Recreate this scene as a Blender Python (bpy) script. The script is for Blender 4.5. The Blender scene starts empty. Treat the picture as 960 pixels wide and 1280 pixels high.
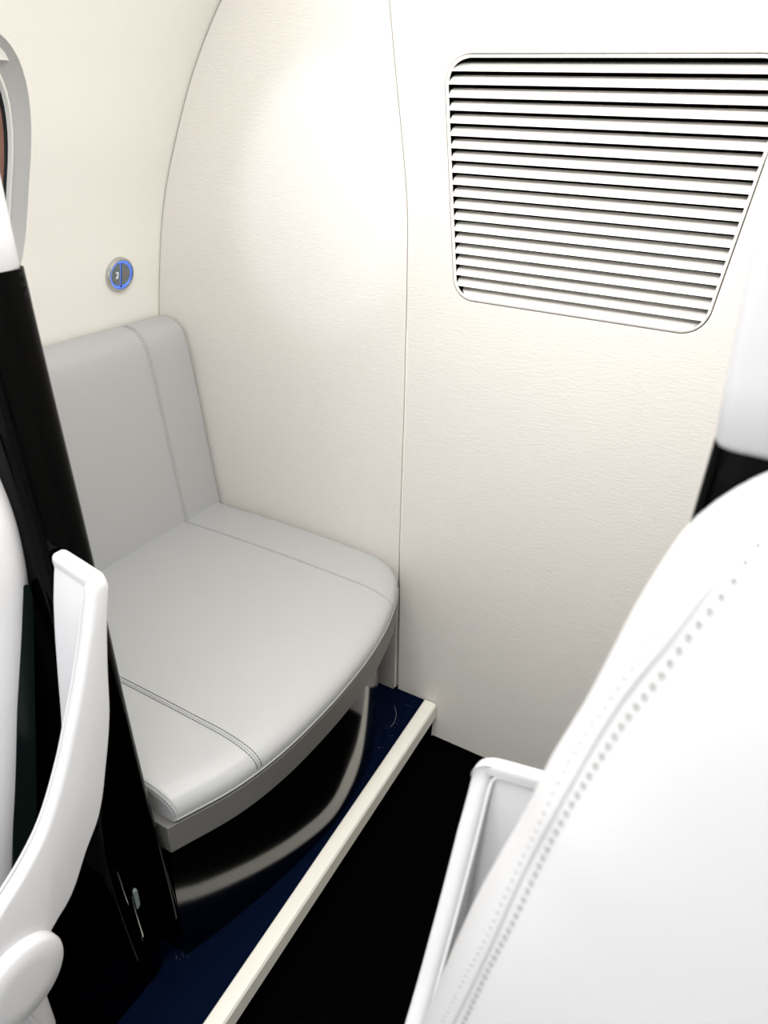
import bpy, bmesh, math, random
from mathutils import Vector, Matrix
random.seed(7)
PI = math.pi
COL = bpy.context.scene.collection

# ------------------------------------------------------------------ materials
def mat(name, col, rough=.5, spec=.5, bump=None, coat=0, metal=0, var=None, emit=None, ior=1.45):
    m = bpy.data.materials.new(name); m.use_nodes = True
    nt = m.node_tree; b = nt.nodes['Principled BSDF']
    b.inputs['Base Color'].default_value = (*col, 1)
    b.inputs['Roughness'].default_value = rough
    b.inputs['Specular IOR Level'].default_value = spec
    b.inputs['Metallic'].default_value = metal
    b.inputs['IOR'].default_value = ior
    if coat:
        b.inputs['Coat Weight'].default_value = coat; b.inputs['Coat Roughness'].default_value = .04
    if emit:
        b.inputs['Emission Color'].default_value = (*emit[0], 1); b.inputs['Emission Strength'].default_value = emit[1]
    tc = nt.nodes.new('ShaderNodeTexCoord')
    if bump:
        scale, stretch, strength, dist = bump
        mp = nt.nodes.new('ShaderNodeMapping'); mp.inputs['Scale'].default_value = stretch
        nt.links.new(tc.outputs['Object'], mp.inputs['Vector'])
        n = nt.nodes.new('ShaderNodeTexNoise'); n.inputs['Scale'].default_value = scale
        n.inputs['Detail'].default_value = 3
        nt.links.new(mp.outputs[0], n.inputs['Vector'])
        bp = nt.nodes.new('ShaderNodeBump'); bp.inputs['Strength'].default_value = strength
        bp.inputs['Distance'].default_value = dist
        nt.links.new(n.outputs['Fac'], bp.inputs['Height'])
        nt.links.new(bp.outputs[0], b.inputs['Normal'])
    if var:
        scale, c2 = var
        n2 = nt.nodes.new('ShaderNodeTexNoise'); n2.inputs['Scale'].default_value = scale; n2.inputs['Detail'].default_value = 4
        nt.links.new(tc.outputs['Object'], n2.inputs['Vector'])
        r = nt.nodes.new('ShaderNodeValToRGB')
        r.color_ramp.elements[0].position = .4; r.color_ramp.elements[1].position = .62
        r.color_ramp.elements[0].color = (*col, 1); r.color_ramp.elements[1].color = (*c2, 1)
        nt.links.new(n2.outputs['Fac'], r.inputs['Fac']); nt.links.new(r.outputs[0], b.inputs['Base Color'])
    return m

M_WALL = mat('cream_vinyl', (.785, .758, .715), .5, .4, bump=(230, (.4, 1, 1.7), .38, .0016), var=(5, (.78, .75, .715)))
M_LINE = mat('cream_lining', (.87, .855, .80), .5, .4, bump=(260, (1, .5, 1.5), .3, .0012))
M_GREY = mat('grey_leather', (.420, .426, .430), .34, .5, bump=(420, (1, 1, 1), .12, .0006))
M_GRTH = mat('grey_thread', (.34, .345, .345), .6)
M_DKTH = mat('dark_thread', (.10, .10, .095), .6)
M_GROOVE = mat('seam_grey', (.40, .40, .40), .6)
M_WHITE = mat('white_leather', (.66, .66, .68), .45, .5, bump=(300, (1, 1, 1), .12, .0006))
M_HEAD = mat('headrest_leather', (.55, .55, .57), .5, .4, bump=(300, (1, 1, 1), .12, .0006))
M_WHTH = mat('white_seam', (.52, .52, .53), .6)
M_FAINT = mat('white_stitch_thread', (.42, .42, .42), .7)
M_WHDK = mat('white_stitch_hole', (.27, .27, .27), .7)
M_BLACK = mat('gloss_black', (.0003, .0003, .0004), .05, .09)
M_BASE = mat('piano_black', (.0006, .0006, .0007), .10, .8, ior=1.6)
M_GREEN = mat('dark_green_trim', (.004, .009, .008), .25, .25)
M_ENDP = mat('grey_end_laminate', (.46, .45, .42), .45, .4)
M_FASC = mat('grey_laminate', (.14, .138, .13), .45, .4)
M_BLUE = mat('navy_carpet', (.0006, .0028, .013), .95, .05, bump=(700, (1, 1, 1), .8, .003), var=(900, (.0012, .006, .026)))
M_CARP = mat('black_carpet', (.0006, .0006, .0009), .95, .01, bump=(800, (1, 1, 1), .8, .003), var=(900, (.0014, .0014, .0018)))
M_NOSE = mat('cream_nosing', (.84, .82, .75), .4, .5, var=(14, (.82, .80, .73)))
M_GRILLE = mat('white_grille', (.90, .88, .85), .4, .4)
M_DARK = mat('dark_void', (.002, .0018, .0016), .9, .0)
M_CHROME = mat('chrome', (.55, .56, .55), .15, .5, metal=1)
M_BTN = mat('button_cap', (.15, .18, .19), .3, .5)
M_GLOW = mat('blue_light', (.05, .12, .5), .3, .5, emit=((.12, .26, 1.0), .6))
M_WMARK = mat('white_mark', (.8, .8, .82), .5)
M_RMARK = mat('copper_mark', (.35, .17, .12), .5)
M_REVEAL = mat('grey_reveal', (.58, .57, .56), .5, .3)
M_SHADE = mat('shade_white', (.85, .84, .80), .5, .3)
M_SEAL = mat('black_seal', (.02, .02, .022), .5, .3)
M_BRICK = mat('rust_wall', (.42, .20, .13), .9, .1, var=(3, (.34, .17, .12)))
M_TARM = mat('tarmac', (.12, .12, .12), .9, .1)
M_LINT = mat('lint', (.25, .29, .29), .9, .1)
M_LAMP = mat('lamp_lens', (.9, .9, .9), .4, .2, emit=((1, .98, .95), 2.0))
def glass():
    m = bpy.data.materials.new('pane_glass'); m.use_nodes = True
    nt = m.node_tree; b = nt.nodes['Principled BSDF']
    b.inputs['Base Color'].default_value = (.9, .92, .92, 1); b.inputs['Roughness'].default_value = .02
    b.inputs['Transmission Weight'].default_value = 1; b.inputs['IOR'].default_value = 1.1
    return m
M_GLASS = glass()

# ------------------------------------------------------------------ helpers
def link(name, me, m=None, parent=None, smooth=True, bevel=0, seg=3, auto=40):
    if m: me.materials.append(m)
    o = bpy.data.objects.new(name, me); COL.objects.link(o)
    if parent is not None:
        o.parent = parent
        o.matrix_parent_inverse = parent_world(parent).inverted()
    if smooth:
        for p in me.polygons: p.use_smooth = True
        try: me.set_sharp_from_angle(angle=math.radians(auto))
        except Exception: pass
    if bevel:
        b = o.modifiers.new('bevel', 'BEVEL'); b.width = bevel; b.segments = seg; b.limit_method = 'ANGLE'
        b.angle_limit = math.radians(35); b.harden_normals = False
    return o
def parent_world(o):
    w = o.matrix_basis.copy()
    if o.parent: w = parent_world(o.parent) @ o.matrix_parent_inverse @ w
    return w
def obj(name, bm, m=None, parent=None, **k):
    bmesh.ops.recalc_face_normals(bm, faces=bm.faces[:])
    me = bpy.data.meshes.new(name); bm.to_mesh(me); bm.free()
    return link(name, me, m, parent, **k)
def thing(name, label, cat, loc, group=None):
    o = bpy.data.objects.new(name, None); COL.objects.link(o); o.location = loc
    o.empty_display_size = .05
    o['label'] = label; o['category'] = cat
    if group: o['group'] = group
    return o
def struct(o, label=None, cat=None):
    o['kind'] = 'structure'
    if label: o['label'] = label
    if cat: o['category'] = cat
    return o
def prism(pts, fn, lo, hi, bm=None, closed_caps=True):
    """polygon pts (a,b) swept from lo to hi; fn(a,b,t)->xyz"""
    bm = bm or bmesh.new()
    A = [bm.verts.new(fn(a, b, lo)) for a, b in pts]
    B = [bm.verts.new(fn(a, b, hi)) for a, b in pts]
    n = len(pts)
    for i in range(n): bm.faces.new((A[i], A[(i+1) % n], B[(i+1) % n], B[i]))
    if closed_caps: bm.faces.new(A); bm.faces.new(B[::-1])
    return bm
XZ = lambda a, b, t: (a, t, b)
XY = lambda a, b, t: (a, b, t)
YZ = lambda a, b, t: (t, a, b)
def box(x0, x1, y0, y1, z0, z1, bm=None):
    return prism([(x0, y0), (x1, y0), (x1, y1), (x0, y1)], XY, z0, z1, bm)
def tube(pts, r, bm=None, seg=8, cap=True):
    bm = bm or bmesh.new(); pts = [Vector(p) for p in pts]; rings = []
    up = None
    for i, p in enumerate(pts):
        t = (pts[min(i+1, len(pts)-1)] - pts[max(i-1, 0)]).normalized()
        if up is None: up = t.orthogonal().normalized()
        up = (up - t*up.dot(t)).normalized(); s = t.cross(up)
        rr = r(i/(len(pts)-1)) if callable(r) else r
        rings.append([bm.verts.new(p + rr*(math.cos(2*PI*k/seg)*up + math.sin(2*PI*k/seg)*s)) for k in range(seg)])
    for a, b in zip(rings, rings[1:]):
        for k in range(seg): bm.faces.new((a[k], a[(k+1) % seg], b[(k+1) % seg], b[k]))
    if cap: bm.faces.new(rings[0][::-1]); bm.faces.new(rings[-1])
    return bm
def interp(pts, t):
    """monotone-ish smooth (Catmull-Rom) interpolation of (t,v) pairs"""
    if t <= pts[0][0]:
        return pts[0][1] + (pts[1][1]-pts[0][1])/(pts[1][0]-pts[0][0])*(t-pts[0][0])
    if t >= pts[-1][0]:
        return pts[-1][1] + (pts[-1][1]-pts[-2][1])/(pts[-1][0]-pts[-2][0])*(t-pts[-1][0])
    for i in range(len(pts)-1):
        if pts[i][0] <= t <= pts[i+1][0]: break
    (x1, y1), (x2, y2) = pts[i], pts[i+1]; h = x2-x1
    sl = lambda j: (pts[j+1][1]-pts[j][1])/(pts[j+1][0]-pts[j][0])
    m1 = sl(i) if i == 0 else .5*(sl(i-1)+sl(i))
    m2 = sl(i) if i+2 >= len(pts) else .5*(sl(i)+sl(i+1))
    s = (t-x1)/h
    return (2*s**3-3*s**2+1)*y1 + (s**3-2*s**2+s)*h*m1 + (-2*s**3+3*s**2)*y2 + (s**3-s**2)*h*m2
def dense(pts, n):
    """resample polyline evenly through smooth interpolation by chord length"""
    P = [Vector(p) for p in pts]; d = [0]
    for a, b in zip(P, P[1:]): d.append(d[-1]+(b-a).length)
    ch = [[(d[i], P[i][k]) for i in range(len(P))] for k in range(len(P[0]))]
    return [tuple(interp(c, d[-1]*j/(n-1)) for c in ch) for j in range(n)]
def round_poly(pts, radii, seg=8):
    out = []; n = len(pts)
    for i in range(n):
        p = Vector(pts[i]); a = Vector(pts[i-1])-p; b = Vector(pts[(i+1) % n])-p
        la, lb = a.length, b.length; a.normalize(); b.normalize()
        r = radii[i] if isinstance(radii, (list, tuple)) else radii
        ang = a.angle(b); d = min(r/math.tan(ang/2), la*.49, lb*.49)
        s, e = p+a*d, p+b*d
        for k in range(seg+1):
            t = k/seg
            out.append(tuple((1-t)**2*s + 2*t*(1-t)*(p*.8+(s+e)*.1) + t*t*e))
    return out
def stitches(P, N, offs, pitch, length, r, bm, lift=.0006):
    """little thread dashes along polyline P (normals N), shifted sideways by offs"""
    acc = 0
    for i in range(len(P)-1):
        a, b = P[i], P[i+1]; L = (b-a).length
        if L < 1e-7: continue
        t = (b-a)/L
        while acc < L:
            n = N[i]; s = t.cross(n).normalized()
            c = a + t*acc + s*offs + n*lift
            tube([c-t*length/2, c+t*length/2], r, bm, seg=5)
            acc += pitch
        acc -= L

# ------------------------------------------------------------------ dimensions
D = 1.35                      # the bulkhead
LEDGE = .12
PROF = [(-1.42, 0), (-1.425, .6), (-1.422, .9), (-1.415, 1.031), (-1.39, 1.17), (-1.373, 1.245), (-1.344, 1.335),
        (-1.315, 1.402), (-1.277, 1.482), (-1.236, 1.557), (-1.189, 1.627), (-1.148, 1.679), (-1.06, 1.775), (-.95, 1.86),
        (-.80, 1.93), (-.62, 1.975), (-.38, 1.99)]
CX = -.38
wall_x = lambda z: interp([(b, a) for a, b in PROF[:13]], z)

# ------------------------------------------------------------------ setting
# outer fuselage lining with the window opening
def shell(pts, y0, y1, name, th=.04, sign=1):
    inner = dense(pts, 60)
    out = []
    for i, p in enumerate(inner):
        a = Vector(inner[max(i-1, 0)]); b = Vector(inner[min(i+1, len(inner)-1)])
        t = (b-a).normalized(); n = Vector((-t.y, t.x))*sign
        out.append(tuple(Vector(p)+n*th))
    return obj(name, prism(inner+out[::-1], XZ, y0, y1), M_LINE, auto=30)
side = shell(PROF[:13], -1.0, D+.051, 'wall_left')
struct(side)
WY, WZ, WA, WB = .822, 1.352, .163, .247
def oval(k, n=56, p=2.6):
    o = []
    for i in range(n):
        t = 2*PI*i/n; c, s = math.cos(t), math.sin(t)
        o.append((WY+WA*k*math.copysign(abs(c)**(2/p), c), WZ+WB*k*math.copysign(abs(s)**(2/p), s)))
    return o
cut = obj('cutter', prism(oval(1), YZ, -1.7, -1.0), None)
bo = side.modifiers.new('hole', 'BOOLEAN'); bo.operation = 'DIFFERENCE'; bo.object = cut; bo.solver = 'EXACT'
dg = bpy.context.evaluated_depsgraph_get()
me2 = bpy.data.meshes.new_from_object(side.evaluated_get(dg)); side.modifiers.clear(); side.data = me2
bpy.data.objects.remove(cut)
if len(side.data.materials) == 0: side.data.materials.append(M_LINE)
for p in side.data.polygons: p.use_smooth = True; p.material_index = 0
side.data.set_sharp_from_angle(angle=math.radians(30))
# ceiling
def ceil():
    pts = PROF[12:] + [(2*CX-a, b) for a, b in PROF[12:-1]][::-1]
    return shell(pts, -1.0, D+.051, 'ceiling', .05)
struct(ceil())
mir = [(2*CX-a, b) for a, b in PROF[:13]]
struct(shell(mir, -1.0, D+.051, 'wall_right', .04, -1))

# window: reveal funnel, rim, pane, shade
win = bpy.data.objects.new('window_1', None); COL.objects.link(win); win.location = (-1.36, WY, WZ); struct(win)
def ring_between(loops, bm=None):
    bm = bm or bmesh.new(); R = [[bm.verts.new(v) for v in l] for l in loops]
    for a, b in zip(R, R[1:]):
        n = len(a)
        for i in range(n): bm.faces.new((a[i], a[(i+1) % n], b[(i+1) % n], b[i]))
    return bm
def wl(k, off): return [(wall_x(z)+off, y, z) for y, z in oval(k)]
obj('window_reveal', ring_between([wl(1.0, .0005), wl(.985, -.006), wl(.94, -.020), wl(.90, -.030)]), M_REVEAL, win)
obj('window_rim', ring_between([wl(.90, -.030), wl(.897, -.026), wl(.880, -.026), wl(.872, -.032), wl(.872, -.045)]), M_SHADE, win)
obj('window_seal', ring_between([wl(.872, -.036), wl(.867, -.038), wl(.862, -.041), wl(.862, -.0455)]), M_SEAL, win)
bm = ring_between([wl(.864, -.042), wl(.864, -.045)])
bm.faces.new([v for v in bm.verts[:56]]); bm.faces.new([v for v in bm.verts[56:]][::-1])
obj('window_pane', bm, M_GLASS, win, smooth=False)
# blind drawn a little way down
zs = 1.552
top = [p for p in oval(.985) if p[1] > zs-.002]
yl = min(p[0] for p in top); yr = max(p[0] for p in top)
top = sorted(top, key=lambda p: -math.atan2(p[1]-WZ, p[0]-WY))
poly = [(yl, zs)] + sorted(top, key=lambda p: p[0]) + [(yr, zs)]
bm = bmesh.new()
A = [bm.verts.new((wall_x(z)-.012, y, z)) for y, z in poly]; B = [bm.verts.new((wall_x(z)-.018, y, z)) for y, z in poly]
bm.faces.new(A); bm.faces.new(B[::-1])
for i in range(len(A)): bm.faces.new((A[i], A[(i+1) % len(A)], B[(i+1) % len(A)], B[i]))
obj('window_blind', bm, M_SHADE, win, smooth=False)

# bulkhead: flat left panel (follows the fuselage curve) and right panel with the vent hole
SEAM = [(.12, -.679), (.284, -.684), (.53, -.691), (.749, -.695), (.944, -.698), (1.085, -.702), (1.215, -.706), (1.335, -.712),
        (1.445, -.728), (1.548, -.746), (1.669, -.766), (1.80, -.789), (1.94, -.815)]
seam_x = lambda z: interp(SEAM, z)
zz = [.12+(1.925-.12)*i/50 for i in range(51)]
gapz = lambda z: .0010 if z > .50 else .0010+.0030*min(1, (.50-z)/.06)
left = [(seam_x(z)-gapz(z), z) for z in zz]
arc = [(a+.0026, b-.0013) for a, b in dense(PROF, 90) if b > .12 and b < 1.93][::-1]
arc = [p for p in arc if p[0] < seam_x(p[1])-.01]
o = obj('wall_back', prism(left+arc+[(arc[-1][0], .12)], XZ, D, D+.02), M_WALL, bevel=.0012, seg=2)
struct(o)
HOLE = round_poly([(-.6545, 1.590), (-.088, 1.590), (-.128, 1.176), (-.5985, 1.176)], [.045, .045, .045, .042], 10)
right_o = [(seam_x(z)+gapz(z), z) for z in zz if z < 1.90]
right_o += [(seam_x(1.9)+.002, 1.93), (-.38, 1.985), (.05, 1.93), (.30, 1.775), (.46, 1.56), (.62, 1.23), (.655, 1.03), (.66, 0), (-.68, 0)]
bm = bmesh.new()
def loop(bm, pts):
    v = [bm.verts.new((a, D, b)) for a, b in pts]
    return [bm.edges.new((v[i], v[(i+1) % len(v)])) for i in range(len(v))]
e = loop(bm, right_o) + loop(bm, HOLE)
bmesh.ops.triangle_fill(bm, use_beauty=True, use_dissolve=False, edges=e)
r = bmesh.ops.extrude_face_region(bm, geom=bm.faces[:])
bmesh.ops.translate(bm, verts=[v for v in r['geom'] if isinstance(v, bmesh.types.BMVert)], vec=(0, .02, 0))
o = obj('wall_back', bm, M_WALL, bevel=.0012, seg=2); struct(o)
o = obj('wall_back', box(-1.46, .70, D+.052, D+.06, 0, 2.02), M_DARK); struct(o)
# thin edging bead that shows as a pale line beside the seam
zb = [z for z in zz if 1.1 > z > .53]
o = obj('trim_1', tube([(seam_x(z)+.0028, D-.0001, z) for z in zb], .0016), M_NOSE); struct(o)

# floors
struct(obj('floor', box(-.60, .70, -1.0, D+.02, -.05, 0), M_CARP))
nose_in = lambda y: -.562 + (y-.464)/(1.345-.464)*(-.592+.562)
nose_out = lambda y: -.530 + (y-.464)/(1.345-.464)*(-.556+.530)
o = obj('floor', prism([(-1.43, -1.0), (nose_in(-1.0)+.003, -1.0), (nose_in(D)+.003, D), (-1.43, D)], XY, -.05, LEDGE), M_BLUE); struct(o)
# dark carpeted riser under the nosing
o = obj('baseboard_left', prism([(nose_in(-1)-.01, -1.0), (nose_out(-1)-.008, -1.0), (nose_out(D)-.008, D-.002), (nose_in(D)-.01, D-.002)], XY, 0, LEDGE-.004), M_CARP); struct(o)
# cream nosing on the ledge edge
def nosing():
    bm = bmesh.new(); rows = []
    for y in (-1.0, D-.004):
        i, u = nose_in(y), nose_out(y)
        prof = [(i, LEDGE-.002), (i, LEDGE+.003), (i+.002, LEDGE+.005), (u-.008, LEDGE+.005), (u-.003, LEDGE+.0035), (u, LEDGE-.002),
                (u+.001, LEDGE-.040), (u-.002, LEDGE-.043), (u-.006, LEDGE-.043), (u-.006, LEDGE-.002)]
        rows.append([bm.verts.new((a, y, b)) for a, b in prof])
    n = len(rows[0])
    for k in range(n): bm.faces.new((rows[0][k], rows[0][(k+1) % n], rows[1][(k+1) % n], rows[1][k]))
    bm.faces.new(rows[0]); bm.faces.new(rows[1][::-1])
    return bm
o = obj('trim_2', nosing(), M_NOSE, auto=25); struct(o)
# floor edge bead along bulkhead
o = obj('baseboard_back', box(-.562, .64, D-.006, D-.0005, 0, .008), M_CARP); struct(o)

# ------------------------------------------------------------------ vent grille
vent = thing('ventilation_grille', 'cream louvred ventilation grille with rounded corners set in the rear wall', 'vent', (-.37, D, 1.38))
def inset(pts, d):
    out = []; n = len(pts)
    for i in range(n):
        a = Vector(pts[i-1]); b = Vector(pts[(i+1) % n]); t = (b-a).normalized()
        out.append(tuple(Vector(pts[i]) + Vector((t.y, -t.x))*d))
    return out
H1 = inset(HOLE, .0020)   # clockwise loop: +(t.y,-t.x) points inward
H2 = inset(HOLE, .0065)
H3 = inset(HOLE, .0085)
L = lambda pts, y: [(a, y, b) for a, b in pts]
obj('frame', ring_between([L(H1, D+.043), L(H1, D-.0005), L(inset(HOLE, .0030), D-.0015), L(H2, D-.0015), L(H2, D+.004)]), M_GRILLE, vent, auto=50)
zt, zb_ = 1.590-.0065, 1.176+.0065
NS = 20; pitch = (zt-zb_)/NS
def xr(z):
    xs = []
    n = len(H2)
    for i in range(n):
        (x1, z1), (x2, z2) = H2[i], H2[(i+1) % n]
        if (z1-z)*(z2-z) < 0: xs.append(x1+(x2-x1)*(z-z1)/(z2-z1))
    return (min(xs), max(xs)) if len(xs) >= 2 else None
bm = bmesh.new()
for k in range(NS):
    z1 = zt - k*pitch; z0 = z1 - pitch
    # lip (bottom, proud) and root (top, recessed)
    rows = [(z1-.0044-.0016*k/NS, D+.0260), (z1-.0080-.001*k/NS, D+.0135), (z0+.0055, D+.0058), (z0+.0022, D+.0030), (z0+.0003, D+.0016), (z0-.0002, D+.0022), (z0+.0012, D+.0050), (z1-.0060-.0016*k/NS, D+.0260)]
    A, B = [], []
    for z, y in rows:
        zc = min(max(z, zb_+.0004), zt-.0004)
        q = xr(zc) or (-.5, -.2)
        A.append(bm.verts.new((q[0]-.0015, y, zc))); B.append(bm.verts.new((q[1]+.0015, y, zc)))
    n = len(A)
    for i in range(n): bm.faces.new((A[i], A[(i+1) % n], B[(i+1) % n], B[i]))
    bm.faces.new(A); bm.faces.new(B[::-1])
obj('slat_panel', bm, M_GRILLE, vent, smooth=False)
bm = bmesh.new(); v1 = [bm.verts.new((a, D+.0465, b)) for a, b in H1]; bm.faces.new(v1[::-1])
v2 = [bm.verts.new((a, D+.0435, b)) for a, b in H2]; bm.faces.new(v2)
v3 = [bm.verts.new((a, D+.0038, b)) for a, b in H2]; v4 = [bm.verts.new((a, D+.0038, b)) for a, b in inset(HOLE, .0045)]
v5 = [bm.verts.new((a, D+.0435, b)) for a, b in inset(HOLE, .0045)]
for A, B in ((v2, v3), (v3, v4), (v4, v5), (v5, v1)):
    for i in range(len(A)): bm.faces.new((A[i], A[(i+1) % len(A)], B[(i+1) % len(A)], B[i]))
obj('duct_backing', bm, M_DARK, vent, smooth=False)

# ------------------------------------------------------------------ wall control button
bz, by = 1.147, 1.222
bx = wall_x(bz)
ang = math.atan2(wall_x(bz+.03)-wall_x(bz-.03), .06)     # wall tilt about Y
btn = thing('control_button', 'round two-part light switch with blue glowing rim on the side wall', 'switch', (bx, by, bz))
def onwall(r, t, h):
    a, b = r*math.cos(t), r*math.sin(t)
    return (bx+h*math.cos(ang)+b*math.sin(ang), by+a, bz+b*math.cos(ang)-h*math.sin(ang))
def lathe(prof, n=40):
    return ring_between([[onwall(r, 2*PI*i/n, h) for i in range(n)] for r, h in prof])
def closed(bm, n, first=True):
    bm.verts.ensure_lookup_table()
    return bm
obj('bezel', lathe([(.0395, -.002), (.0395, .006), (.037, .010), (.0335, .010), (.0325, .006), (.0325, 0)]), M_CHROME, btn)
bm = lathe([(.0325, .002), (.0325, .0065), (.0285, .0070), (.0285, .002)]); obj('light_ring', bm, M_GLOW, btn)
bm = lathe([(.0285, .001), (.0285, .0035)]); bm.faces.new([v for v in bm.verts[40:80]]); obj('light_plate', bm, M_GLOW, btn)
def half(sgn):
    pts = []
    for i in range(25):
        t = -PI/2+PI*i/24; pts.append((.026*math.cos(t)+.0025, .026*math.sin(t)))
    pts = [(a, b) for a, b in pts]
    bm = bmesh.new(); A, B = [], []
    for a, b in pts:
        r = math.hypot(a, b); t = math.atan2(b, a*sgn)
        A.append(bm.verts.new(onwall(r, t, .002))); B.append(bm.verts.new(onwall(r, t, .0075)))
    n = len(A); bm.faces.new(A); bm.faces.new(B[::-1])
    for i in range(n): bm.faces.new((A[i], A[(i+1) % n], B[(i+1) % n], B[i]))
    return bm
hl = obj('button_cap', half(-1), M_BTN, btn, bevel=.0012); hr = obj('button_cap', half(1), M_BTN, btn, bevel=.0012)
def patch(c, pts, h0=.0068, h1=.0082):
    bm = bmesh.new(); A, B = [], []
    for a, b in pts:
        a += c[0]; b += c[1]; r = math.hypot(a, b); t = math.atan2(b, a)
        A.append(bm.verts.new(onwall(r, t, h0))); B.append(bm.verts.new(onwall(r, t, h1)))
    n = len(A); bm.faces.new(A); bm.faces.new(B[::-1])
    for i in range(n): bm.faces.new((A[i], A[(i+1) % n], B[(i+1) % n], B[i]))
    return bm
obj('lamp_symbol', patch((-.0125, .001), [(-.003, -.009), (.002, -.009), (.004, -.005), (.0045, .007), (-.004, .007), (-.003, .004), (.0005, .003), (.0015, -.002), (-.002, -.003)]), M_WMARK, hl)
obj('symbol', patch((.0125, -.001), [(-.002, -.007), (.002, .001), (.003, .006), (.001, .006), (-.001, 0), (-.003, -.006)]), M_RMARK, hr)
obj('indicator', patch((0, -.0275), [(.0022*math.cos(PI*i/5), .0022*math.sin(PI*i/5)) for i in range(10)], .006, .0085), M_SEAL, btn)

# ------------------------------------------------------------------ jump seat
Y0, Y1 = .518, 1.345
seat = thing('jump_seat', 'light grey leather bench seat with curved front in the corner by the rear wall', 'seat', (-1.0, .93, LEDGE),)
BOW = [(.518, -.657), (.633, -.611), (.73, -.591), (.841, -.583), (.96, -.584), (1.077, -.595), (1.18, -.617), (1.26, -.645), (1.325, -.683), (1.345, -.70)]
bow = lambda y: interp(BOW, y)
def ys(a, b, n): return [a+(b-a)*i/(n-1) for i in range(n)]
# fascia / pan
pts = [(bow(y), y) for y in ys(Y0, 1.325, 40)] + [(-1.30, 1.325), (-1.30, Y0)]
obj('seat_pan', prism(pts, XY, .422, .482), M_FASC, seat, bevel=.0015, seg=2, auto=30)
# black gloss base
BASE = [(.522, -.668), (.561, -.654), (.691, -.619), (.80, -.598), (.90, -.588), (.98, -.592), (1.05, -.602), (1.111, -.618), (1.20, -.655), (1.282, -.709), (1.32, -.740)]
basex = lambda y: interp(BASE, y)
pts = [(basex(y), y) for y in ys(.522, 1.320, 60)] + [(-1.28, 1.320), (-1.28, .522)]
obj('base_panel', prism(pts, XY, LEDGE+.001, .4215), M_BASE, seat, auto=30)
# grey end panel against the wall
obj('end_panel', box(-1.28, -.6850, 1.3410, 1.3475, LEDGE+.001, .450), M_ENDP, seat, bevel=.001, seg=2)

# seat cushion as a parametric surface
TOP = .537
def cush(y, s):
    """s in 0..1: 0 back, .62 start of the front roll, 1 bottom of front edge"""
    xf = bow(y) - .001
    d1 = Y1 - y
    if d1 < .05:
        xf -= .05*(1-math.sqrt(max(0, 1-((.05-d1)/.05)**2)))*.9
    d0 = y-(Y0+.014)
    x0 = -1.29
    roll = .115
    if s < .62:
        t = s/.62; x = x0 + (xf-roll-x0)*t
        z = TOP + .006*math.sin(PI*min(1, t*.9))
    else:
        t = (s-.62)/.38; a = t*PI/2
        x = xf-roll + roll*math.sin(a)**.95
        z = .489 + (TOP+.006*math.sin(PI*.9)-.489)*max(0, math.cos(a))**.62
    # rounded ends
    for d, r in ((d0, .012), (d1, .028)):
        if d < r:
            k = 1-math.sqrt(max(0, 1-((r-d)/r)**2)); z -= min(r*k, (z-.489)*.9)
    # sink a little at the seams
    return Vector((x, y, z))
def cush_n(y, s):
    e = 1e-3
    n = (cush(y, min(1, s+e))-cush(y, max(0, s-e))).cross(cush(y+e, s)-cush(y-e, s))
    return (-n if n.z < 0 else n).normalized()
def yset():
    a, b = Y0+.014, Y1
    o = []
    for i in range(9): o.append(a+.012*(1-math.cos(PI/2*i/8)))
    o += [a+.012+(b-.05-a-.012)*i/44 for i in range(1, 45)]
    for i in range(1, 17): o.append(b-.05+.05*math.sin(PI/2*i/16))
    return o
YS = yset(); SS = [i/64 for i in range(65)]
SS = [.62*i/26 for i in range(26)] + [.62+.38*i/30 for i in range(31)]
bm = bmesh.new(); G = []
for y in YS:
    row = [bm.verts.new(cush(y, s)) for s in SS]
    e_ = cush(y, 1)
    row += [bm.verts.new((e_.x-.003, y, .4835)), bm.verts.new((e_.x-.012, y, .482)), bm.verts.new((-1.29, y, .482))]
    G.append(row)
for a, b in zip(G, G[1:]):
    n = len(a)
    for k in range(n): bm.faces.new((a[k], a[(k+1) % n], b[(k+1) % n], b[k]))
bm.faces.new(G[0]); bm.faces.new(G[-1][::-1])
cushion = obj('seat_cushion', bm, M_GREY, seat, auto=50)
def seam_on(fn, fnn, params, offs, dark, name, parent, gr=.0009, pitch=.0058, ln=.0036, tr=.0007, groove=True):
    P = [fn(*p) for p in params]; N = [fnn(*p) for p in params]
    bm = bmesh.new()
    for o_ in offs: stitches(P, N, o_, pitch, ln, tr, bm)
    obj('stitching', bm, dark, parent)
    if groove: obj('seam', tube([p+n*.0001 for p, n in zip(P, N)], gr, seg=6), M_GROOVE, parent)
sp = lambda y: [(y, .04+.96*i/120) for i in range(120)]
seam_on(cush, cush_n, sp(1.203), (.0045,), M_GRTH, 'a', cushion, gr=.0012)
seam_on(cush, cush_n, sp(.682), (-.0048, .0048), M_DKTH, 'b', cushion, gr=.0012, tr=.0009)
# gusset seam at the open end, bottom welt
seam_on(cush, cush_n, [(Y0+.021, .5+.5*i/60) for i in range(60)], (.006,), M_DKTH, 'c', cushion, gr=.0013)
def bot(y): p = cush(y, 1); return Vector((p.x+.0003, y, .4895))
obj('welt', tube([bot(y) for y in ys(Y0+.016, 1.33, 80)], .0016, seg=6), M_GRTH, cushion)

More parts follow.
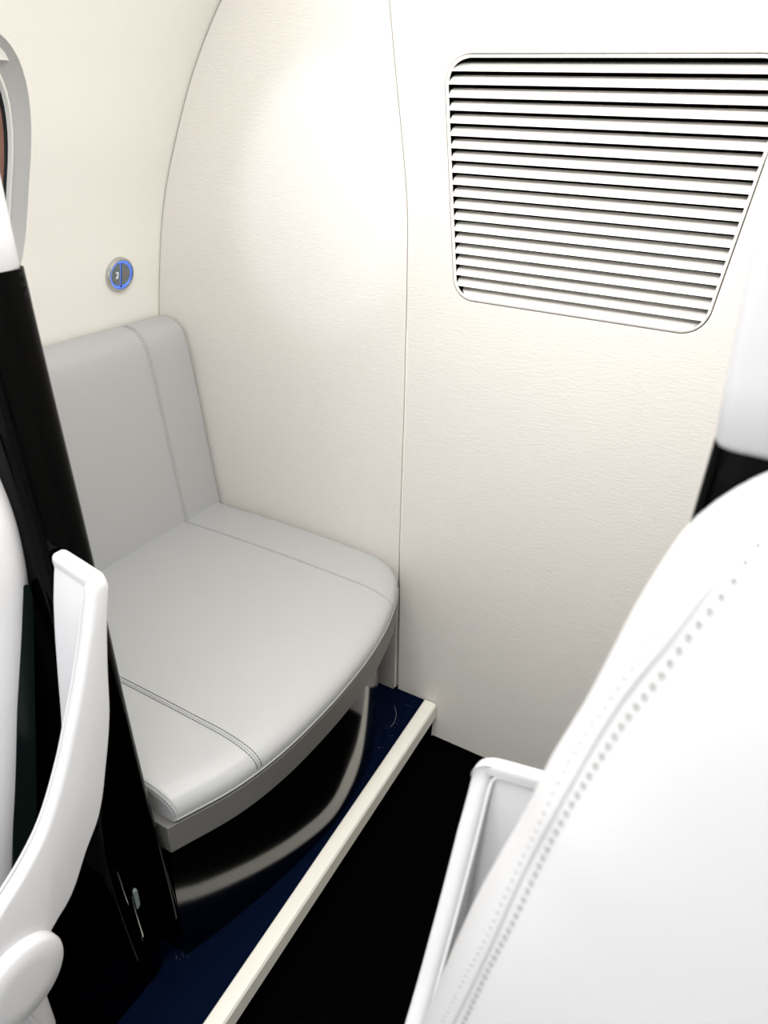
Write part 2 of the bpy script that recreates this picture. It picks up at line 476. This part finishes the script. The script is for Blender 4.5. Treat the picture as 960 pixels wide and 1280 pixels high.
# back cushion
def backp(y, s):
    prof = [(-1.245, .50), (-1.252, .545), (-1.268, .65), (-1.283, .757), (-1.297, .86), (-1.308, .935), (-1.316, .975), (-1.327, 1.004),
            (-1.343, 1.020), (-1.365, 1.028), (-1.390, 1.029), (-1.404, 1.026)]
    p = BK[min(len(BK)-1, int(round(s*(len(BK)-1))))]
    x, z = p
    d = Y1-.001-y
    if d < .012:
        k = .012*(1-math.sqrt(max(0, 1-((.012-d)/.012)**2))); x -= k*.8
        if z > 1.0: z -= k*.6
    return Vector((x, y, z))
BK = dense([(-1.245, .50), (-1.252, .545), (-1.268, .65), (-1.283, .757), (-1.297, .86), (-1.308, .935), (-1.316, .975), (-1.327, 1.004),
            (-1.343, 1.020), (-1.365, 1.028), (-1.390, 1.029), (-1.404, 1.026)], 90)
def back_n(y, s):
    e = 1/89.
    n = (backp(y, min(1, s+e))-backp(y, max(0, s-e))).cross(backp(y+1e-3, s)-backp(y-1e-3, s))
    return (-n if n.x+n.z < 0 else n).normalized()
bm = bmesh.new(); G = []
yb = [Y0+.01+(Y1-.013-Y0-.01)*i/30 for i in range(31)] + [Y1-.013+.012*math.sin(PI/2*i/8) for i in range(1, 9)]
for y in yb:
    row = [bm.verts.new(backp(y, i/89)) for i in range(90)]
    row += [bm.verts.new((-1.407, y, 1.012)), bm.verts.new((-1.407, y, .50))]
    G.append(row)
for a, b in zip(G, G[1:]):
    n = len(a)
    for k in range(n): bm.faces.new((a[k], a[(k+1) % n], b[(k+1) % n], b[k]))
bm.faces.new(G[0]); bm.faces.new(G[-1][::-1])
backc = obj('back_cushion', bm, M_GREY, seat, auto=50)
def bseam(y):
    P = [backp(y, i/89) for i in range(4, 88)]; N = [back_n(y, i/89) for i in range(4, 88)]
    bm = bmesh.new()
    # cross-ladder stitching either side of the seam
    acc = 0
    for i in range(len(P)-1):
        L_ = (P[i+1]-P[i]).length; t = (P[i+1]-P[i]).normalized()
        while acc < L_:
            c = P[i]+t*acc+N[i]*.0004; s = t.cross(N[i]).normalized()
            for o_ in (-.0045, .0045): tube([c+s*(o_-.0022), c+s*(o_+.0022)], .0010, bm, seg=5)
            acc += .0068
        acc -= L_
    obj('stitching', bm, M_GRTH, backc)
    obj('seam', tube(P, .0011, seg=6), M_GROOVE, backc)
bseam(1.207); bseam(.66)

# ------------------------------------------------------------------ passenger seats
def slab_taper(edge, far, y0, y1, zs, corner=.03, seg=5):
    """upright slab: inboard edge x = edge(z), outboard x = far, rounded plan corners"""
    bm = bmesh.new(); rings = []
    for z in zs:
        e_ = edge(z); a, b = min(e_, far), max(e_, far)
        pl = round_poly([(a, y0(z)), (b, y0(z)), (b, y1(z)), (a, y1(z))], corner, seg)
        rings.append([bm.verts.new((p[0], p[1], z)) for p in pl])
    for r1, r2 in zip(rings, rings[1:]):
        n = len(r1)
        for i in range(n): bm.faces.new((r1[i], r1[(i+1) % n], r2[(i+1) % n], r2[i]))
    bm.faces.new(rings[0][::-1]); bm.faces.new(rings[-1])
    return bm
ARM_F = [(.444, 1.010), (.429, .964), (.400, .889), (.378, .84), (.357, .796), (.314, .728), (.279, .696), (.242, .672), (.205, .645), (.182, .610), (.174, .565), (.180, .525)]
ARM_R = [(.200, .495), (.235, .482), (.268, .50), (.288, .564), (.325, .59), (.362, .643), (.388, .677), (.416, .754), (.434, .82), (.445, .892), (.458, .965), (.467, 1.004), (.464, 1.016), (.452, 1.018)]
PAD_F = [(.4435, 1.004), (.430, .959), (.417, .881), (.407, .809), (.399, .760), (.396, .735)]
PAD_R = [(.401, .735), (.406, .754), (.425, .82), (.438, .892), (.450, .965), (.456, 1.004)]
def armrest(parent, xa, xb, dy, dz, recess, rad, thin, PAD_F=PAD_F, PAD_R=PAD_R):
    """xa = inboard face, xb = outboard face: an upholstered side plate, rounded over at its top corner, with a capped pad beside it"""
    s = 1 if xa < xb else -1
    W = lambda z: min(1, max(0, (z-.945)/.05))
    f = dense(ARM_F, 44); r_ = dense(ARM_R[:-2], 44) + ARM_R[-2:]
    r_ = [(y-thin*W(z), z) for y, z in r_]
    prof = f+r_; n = len(prof); T = .0185
    nor = []
    for i in range(n):
        p = Vector(prof[i-1]); q = Vector(prof[(i+1) % n]); t = (q-p).normalized(); nor.append(Vector((t.y, -t.x)))
    area2 = sum(prof[i-1][0]*prof[i][1]-prof[i][0]*prof[i-1][1] for i in range(n))
    sg_ = -1 if area2 > 0 else 1
    tilt = lambda x, z: z + .2*abs(x-xa)*W(z)
    bm = bmesh.new(); rings = []
    for dx, ins in ((0, .0065), (.0006, .0042), (.002, .0020), (.0045, .0004), (.008, 0), (.011, 0), (.014, .0004), (.0165, .0020), (.0179, .0042), (T, .0065)):
        ring = []
        drop = rad-math.sqrt(max(0, rad*rad-max(0, rad-dx)**2))
        for i in range(n):
            y, z = Vector(prof[i])+nor[i]*sg_*ins
            x = xa+s*dx
            ring.append(bm.verts.new((x, y+dy, tilt(x, z)-drop*W(z)*.8+dz)))
        rings.append(ring)
    for A, B in zip(rings, rings[1:]):
        for i in range(n): bm.faces.new((A[i], A[(i+1) % n], B[(i+1) % n], B[i]))
    bm.faces.new(rings[0]); bm.faces.new(rings[-1][::-1])
    a = obj('armrest', bm, M_WHITE, parent, auto=75)
    xm = xa+s*T
    def shear(o):
        for v in o.data.vertices: v.co.z = tilt(v.co.x, v.co.z-dz)+dz
        return o
    th = .4665-thin
    cap = [(.4445, 1.003), (.4442, 1.009), (.4445, 1.0125), (.4458, 1.0155), (.449, 1.0178), (th-.006, 1.0178), (th-.002, 1.0155), (th, 1.012), (th-.002, 1.003)]
    W2 = abs(xb-xm); rings = []; bm = bmesh.new()
    cy, cz = sum(p[0] for p in cap)/len(cap), sum(p[1] for p in cap)/len(cap)
    for dx, k in [(T-.011, .8), (T-.0105, .9), (T-.009, 1), (T-.006, 1), (T-.003, 1), (T, 1), (T+.004, 1), (T+.010, 1), (T+W2-.004, 1), (T+W2-.0015, .93), (T+W2-.0003, .78), (T+W2, .6)]:
        drop = rad-math.sqrt(max(0, rad*rad-max(0, rad-dx)**2))
        rings.append([bm.verts.new((xa+s*dx, cy+(p-cy)*k+dy, tilt(xa+s*dx, cz+(q-cz)*k)-drop*.8+dz)) for p, q in cap])
    for A, B in zip(rings, rings[1:]):
        for i in range(len(cap)): bm.faces.new((A[i], A[(i+1) % len(cap)], B[(i+1) % len(cap)], B[i]))
    bm.faces.new(rings[0]); bm.faces.new(rings[-1][::-1])
    obj('armrest_cap', bm, M_WHITE, a, auto=75)
    pf = [(p+recess+dy, q+dz) for p, q in dense(PAD_F, 30)]
    pr = [(p+dy+recess*.3, q+dz) for p, q in dense(PAD_R, 30)]
    xe = xb-s*.002; xi = xm-s*.004
    pad = shear(obj('pad', prism(pf+pr, YZ, min(xi, xe), max(xi, xe)), M_WHITE, a, bevel=.002, seg=3, auto=60))
    px = xm+s*.0012
    path = [(px, y+.0042+dy, z+dz) for y, z in f[::-1] if .66 < z < .990]
    y = .4445+.0018
    path += [(px+s*.0008, y+dy, .9965+dz), (px+s*.003, y+dy, 1.0005+dz), (px+s*.007, y+dy, 1.002+dz), (px+s*.012, y+dy, 1.002+dz), (xb-s*.003, y+dy, 1.002+dz)]
    path = dense([(x, y, tilt(x, z-dz)+dz) for x, y, z in path], 70)
    obj('piping', tube(path, .0019, seg=8), M_WHITE, pad)
    return a
def headrest(parent, edge, far, y0, y1, z0, z1, slope, cr):
    bm = bmesh.new(); rings = []
    prof = [(0, -.012), (.004, -.004), (.012, 0)]
    zsn = [(0, -.004), (.0015, -.0015), (.005, 0)]
    zl = [(z0+d, i) for d, i in zsn] + [(z0+(z1-z0)*k/8, 0) for k in range(1, 8)] + [(z1-.03, -.004), (z1-.01, -.02), (z1, -.045)]
    for z, i in zl:
        e_ = edge(z); a, b = min(e_, far)-i, max(e_, far)+i
        pl = round_poly([(a, y0-i), (b, y0-i), (b, y1+i), (a, y1+i)], cr, 6)
        rings.append([bm.verts.new((p[0], p[1], z + slope*(p[0]-edge(z0))*max(0, 1-(z-z0)/.1))) for p in pl])
    for r1, r2 in zip(rings, rings[1:]):
        n = len(r1)
        for k in range(n): bm.faces.new((r1[k], r1[(k+1) % n], r2[(k+1) % n], r2[k]))
    bm.faces.new(rings[0][::-1]); bm.faces.new(rings[-1])
    return obj('headrest', bm, M_HEAD, parent, auto=60)
def pillow(edge_pts, xc, ymid, th, z0, ztop, name, parent, side):
    """seat-back cushion: rows of z, half outline edge_pts (z,x) mirrored about xc; returns fn(x-ish u, row)"""
    ex = lambda z: interp(edge_pts, z)
    zs_ = [z0 + (edge_pts[-1][0]-z0)*math.sin(PI/2*i/60) for i in range(61)]
    U = [math.sin(PI/2*(-1+2*i/48)) for i in range(49)]
    def fr(u, z, front=True):
        hx = xc-ex(z); x = xc + u*abs(hx)*(1 if True else 1)
        k = (1-abs(u)**5)**.5 if abs(u) < 1 else 0
        # shrink thickness towards the top rim
        kt = min(1, ((edge_pts[-1][0]-z)/.05+1e-6))**.5
        y = ymid(z) - th*k*kt if front else ymid(z) + th*.8*k*kt
        return Vector((x, y, z))
    bm = bmesh.new(); F = [[bm.verts.new(fr(u, z)) for u in U] for z in zs_]
    Bk = [[bm.verts.new(fr(u, z, False)) for u in U[1:-1]] for z in zs_]
    for A, B in zip(F, F[1:]):
        for i in range(48): bm.faces.new((A[i], A[i+1], B[i+1], B[i]))
    for j in range(60):
        A = [F[j][0]]+Bk[j]+[F[j][-1]]; B = [F[j+1][0]]+Bk[j+1]+[F[j+1][-1]]
        for i in range(48): bm.faces.new((A[i], B[i], B[i+1], A[i+1]))
    bm.faces.new(F[0]+Bk[0][::-1])
    bmesh.ops.remove_doubles(bm, verts=bm.verts[:], dist=1e-6)
    return obj(name, bm, M_WHITE, parent, auto=70), fr, ex

# ---- left seat
ls = thing('passenger_seat', 'white leather passenger seat with glossy black shell at the left edge, beside the bench', 'seat', (-.97, .25, LEDGE))
EDGE = [(.24, -.640), (.278, -.643), (.40, -.655), (.70, -.679), (.96, -.691), (1.34, -.715), (1.40, -.717)]
edgeL = lambda z: interp(EDGE, z)
obj('back_shell', slab_taper(edgeL, -1.20, lambda z: interp([(.28, .406), (.5, .409), (.65, .432), (.9, .436), (1.4, .432)], z), lambda z: .512, [.285, .34] + [.38+.074*i for i in range(14)], .018), M_BLACK, ls, auto=60)
headrest(ls, lambda z: -.7155-.004*(z-1.34)/.15, -1.12, .400, .514, 1.335, 1.66, -.02, .03)
obj('seat_shroud', slab_taper(lambda z: -.688, -1.20, lambda z: -.10, lambda z: .50, [LEDGE+.001, .2, .3], .03), M_BLACK, ls, auto=60)
LC = [(.50, -.724), (.66, -.721), (.83, -.722), (.95, -.720), (1.02, -.717), (1.08, -.721), (1.13, -.735), (1.17, -.752), (1.22, -.80), (1.27, -.86), (1.285, -.95)]
pillow(LC, -.97, lambda z: interp([(.5, .265), (.66, .315), (.83, .365), (.95, .395), (1.06, .408), (1.3, .418)], z), .09, .50, 1.29, 'back_cushion', ls, 1)
obj('side_panel', prism(round_poly([(.30, .52), (.338, .52), (.369, .66), (.421, .904), (.433, .962), (.432, .980), (.412, .985), (.385, .90)], .006, 4), YZ, -.737, -.724), M_GREEN, ls, bevel=.003)
armL = armrest(ls, -.620, -.690, 0, -.004, .0022, .012, 0)
def disc(x0, x1, c, r, n=48):
    loops = []
    for rr, x in ((r, x0), (r, x0+(x1-x0)*.55), (r-.002, x0+(x1-x0)*.8), (r-.006, x1), (r*.5, x1+.0008*(1 if x1 > x0 else -1)), (.004, x1+.001*(1 if x1 > x0 else -1))):
        loops.append([(x, c[0]+rr*math.cos(2*PI*i/n), c[1]+rr*math.sin(2*PI*i/n)) for i in range(n)])
    bm = ring_between(loops); bm.verts.ensure_lookup_table()
    bm.faces.new(bm.verts[:n][::-1]); bm.faces.new(bm.verts[-n:])
    return bm
obj('pivot_cap', disc(-.6215, -.604, (.232, .543), .060), M_WHITE, armL)
# seat cushion with ribbed seams on its end
def seat_cushion(parent, xa, xb, zt_=.49):
    s = 1 if xb > xa else -1
    def P(u, v): return None
    bm = prism(round_poly([(-.22, .30), (.280, .30), (.280, zt_), (-.22, zt_)], [.03, .02, .05, .06], 8), YZ, min(xa, xb), max(xa, xb))
    c = obj('seat_cushion', bm, M_WHITE, parent, bevel=.02, seg=4, auto=60)
    for k in (0, .016, .034):
        path = [(xa-s*.0004, .262-k-.02*math.sin(j/12*1.6), .312+(zt_-.35)*j/12) for j in range(13)]
        obj('seam', tube(path, .0022, seg=6), M_WHITE, c)
    return c
seat_cushion(ls, -.657, -1.22)
# latch recess low on the shell
obj('latch_recess', tube([(-.6615, .421, .49), (-.6563, .424, .40), (-.6478, .428, .318), (-.6480, .431, .330), (-.6535, .431, .38), (-.6563, .432, .42)], .0010, seg=6), M_CHROME, ls)
obj('latch', prism(round_poly([(.434, .385), (.441, .392), (.441, .432), (.435, .428)], .003, 3), YZ, -.664, -.6525), M_BTN, ls, bevel=.001)

# ---- right seat
rs = thing('passenger_seat', 'white leather passenger seat closest to the viewer at the right edge of the aisle', 'seat', (.21, .25, 0))
FAR = .42
obj('back_shell', slab_taper(lambda z: interp([(.3, -.06), (1.1, -.030), (1.25, -.0250), (1.34, -.0235)], z), FAR, lambda z: .456, lambda z: .50, [.25+.0909*i for i in range(13)], .008), M_BLACK, rs, auto=60)
headrest(rs, lambda z: -.0228-.0115*(z-1.327)/.16, .36, .447, .502, 1.327, 1.66, 0, .010)
RC = [(.45, -.115), (.70, -.113), (.853, -.111), (.922, -.102), (1.013, -.088), (1.057, -.080), (1.099, -.071), (1.147, -.0605), (1.186, -.054), (1.203, -.050), (1.240, -.041),
      (1.271, -.035), (1.302, -.029), (1.326, -.023), (1.347, -.016), (1.360, -.008), (1.370, .0), (1.377, .007), (1.386, .02), (1.396, .045), (1.404, .09)]
bcR, frR, exR = pillow(RC, .21, lambda z: interp([(.45, .30), (1.4, .30)], z), .075, .45, 1.404, 'back_cushion', rs, -1)
# seam and stitches: points (x,z) on the front face
def onR(x, z):
    u = max(-.999, (x-.21)/(.21-exR(z))); return frR(u, z)
SEAM_LINE = [(.020, 1.388), (.0115, 1.3755), (.0058, 1.3639), (-.0014, 1.344), (-.0086, 1.3193), (-.0174, 1.2908), (-.0233, 1.2681), (-.0349, 1.2126), (-.0417, 1.1774), (-.05, 1.1281), (-.0571, 1.0773), (-.0646, 1.027), (-.0719, .98), (-.0789, .9333), (-.085, .89)]
INNER_ROW = [(.026, 1.388), (.0165, 1.3775), (.0108, 1.3671), (.0031, 1.3451), (-.0038, 1.3226), (-.0093, 1.3009), (-.0159, 1.2777), (-.0254, 1.2372), (-.036, 1.1859), (-.042, 1.1454), (-.0481, 1.1034), (-.0559, 1.056), (-.065, .992), (-.0704, .9512), (-.077, .90)]
OUTER_ROW = [(.0005, 1.3620), (-.0064, 1.344), (-.0105, 1.3312), (-.0182, 1.3033), (-.0238, 1.2822), (-.0297, 1.2589), (-.04, 1.2164), (-.045, 1.1855), (-.0564, 1.1111), (-.0648, 1.0555), (-.0724, 1.0147), (-.0809, .9625), (-.088, .92)]
row = lambda L: [onR(x, z) for x, z in dense(L, 160)]
obj('seam', tube(row(SEAM_LINE), .0014, seg=6), M_WHTH, bcR)
for L_, rad, mt in ((INNER_ROW, .0018, M_WHDK), (OUTER_ROW, .0011, M_FAINT)):
    P = row(L_); bm = bmesh.new(); acc = 0
    for a, b in zip(P, P[1:]):
        ln = (b-a).length
        if ln < 1e-6: continue
        t = (b-a)/ln
        while acc < ln:
            c = a+t*acc; tube([c-t*.0014, c-t*.0006, c+t*.0006, c+t*.0014], lambda q, rad=rad: rad*(1 if .2 < q < .8 else .5), bm, seg=6); acc += .0076
        acc -= ln
    obj('stitching', bm, mt, bcR)
armR = armrest(rs, -.146, -.066, .003, -.020, .0055, .024, .010, [(.4435, 1.004), (.438, .959), (.435, .90), (.431, .83), (.424, .76)], [(.428, .76), (.437, .83), (.440, .892), (.451, .965), (.456, 1.004)])
obj('pivot_cap', disc(-.1445, -.162, (.236, .512), .060), M_WHITE, armR)
seat_cushion(rs, -.105, .45)
obj('seat_shroud', slab_taper(lambda z: -.06, .45, lambda z: -.10, lambda z: .50, [.001, .15, .3], .03), M_BLACK, rs, auto=60)

# ------------------------------------------------------------------ lint on the carpet
def lint(pts, r, label):
    o = obj('lint_thread', tube(pts, r, seg=5), M_LINT); o['label'] = label; o['category'] = 'lint'; return o
lint(dense([(-.650, 1.285, .1225), (-.632, 1.262, .1235), (-.622, 1.235, .123), (-.622, 1.215, .1222)], 10), .00045, 'pale curled thread lying on the navy carpet beside the cream edging')
bm = bmesh.new()
for i in range(46):
    if i < 12: x, y = -.674+random.gauss(0, .008), .515+random.gauss(0, .010)
    else: x, y = random.uniform(-.64, -.60), random.uniform(1.13, 1.33)
    if x > nose_in(y)-.004: continue
    s = random.uniform(.0003, .0008)
    bmesh.ops.create_icosphere(bm, subdivisions=1, radius=s, matrix=Matrix.Translation((x, y, LEDGE+s*.8)))
o = obj('carpet_fluff', bm, M_LINT); o['label'] = 'tiny pale specks of fluff scattered on the navy carpet'; o['category'] = 'fluff'; o['kind'] = 'stuff'

# ------------------------------------------------------------------ outside the window
o = obj('ground', box(-14, -1.6, -6, 14, -1.3, -1.2), M_TARM); struct(o)
bm = box(-7.4, -7.0, -2, 12, -1.2, 3.2)
b = thing('building', 'rust brown wall glimpsed outside through the cabin window', 'building', (-7.2, 5, -1.2))
obj('wall', bm, M_BRICK, b, smooth=False); obj('roof', box(-7.5, -6.9, -2.1, 12.1, 3.2, 3.35), M_TARM, b, smooth=False)

# ------------------------------------------------------------------ lights
def area(name, loc, rot, sx, sy, p, col=(1, .98, .95)):
    l = bpy.data.lights.new(name, 'AREA'); l.shape = 'RECTANGLE'; l.size = sx; l.size_y = sy; l.energy = p; l.color = col
    o = bpy.data.objects.new(name, l); COL.objects.link(o); o.location = loc; o.rotation_euler = rot; return o
area('ceiling_wash', (-.62, .45, 1.955), (0, 0, 0), .10, 1.5, 8)
area('ceiling_wash', (-.14, .45, 1.955), (0, 0, 0), .10, 1.5, 13)
area('cabin_fill', (-.38, -.95, 1.25), (math.radians(90), 0, 0), 1.6, 1.1, 2.6)
l = bpy.data.lights.new('reading_lamp', 'SPOT'); l.energy = 6.5; l.spot_size = math.radians(30); l.spot_blend = .55; l.shadow_soft_size = .02; l.color = (.78, .88, 1)
o = bpy.data.objects.new('reading_lamp', l); COL.objects.link(o); o.location = (-.72, .62, 1.90)
o.rotation_euler = (Vector((-.90, 1.35, 1.36))-o.location).to_track_quat('-Z', 'Y').to_euler()
w = bpy.data.worlds.new('World'); bpy.context.scene.world = w; w.use_nodes = True
w.node_tree.nodes['Background'].inputs[0].default_value = (.9, .95, 1, 1); w.node_tree.nodes['Background'].inputs[1].default_value = .8

# ------------------------------------------------------------------ camera
R = [[0.86834592, 0.26327509, -0.4203113], [0.4949289, -0.40540251, 0.76856632], [0.03194911, -0.87540564, -0.48233207]]
cam = bpy.data.cameras.new('Camera'); co = bpy.data.objects.new('Camera', cam); COL.objects.link(co)
m = Matrix(((R[0][0], -R[0][1], -R[0][2], 0), (R[1][0], -R[1][1], -R[1][2], 0), (R[2][0], -R[2][1], -R[2][2], 1.4985), (0, 0, 0, 1)))
co.matrix_world = m
cam.sensor_fit = 'VERTICAL'; cam.sensor_height = 36; cam.lens = 910/1280*36
cam.clip_start = .02
cam.dof.use_dof = True; cam.dof.focus_distance = 1.45; cam.dof.aperture_fstop = 6
sc = bpy.context.scene; sc.camera = co
sc.view_settings.view_transform = 'Standard'; sc.view_settings.look = 'None'; sc.view_settings.gamma = 1
sc.view_settings.use_curve_mapping = False; sc.view_settings.exposure = 0.38
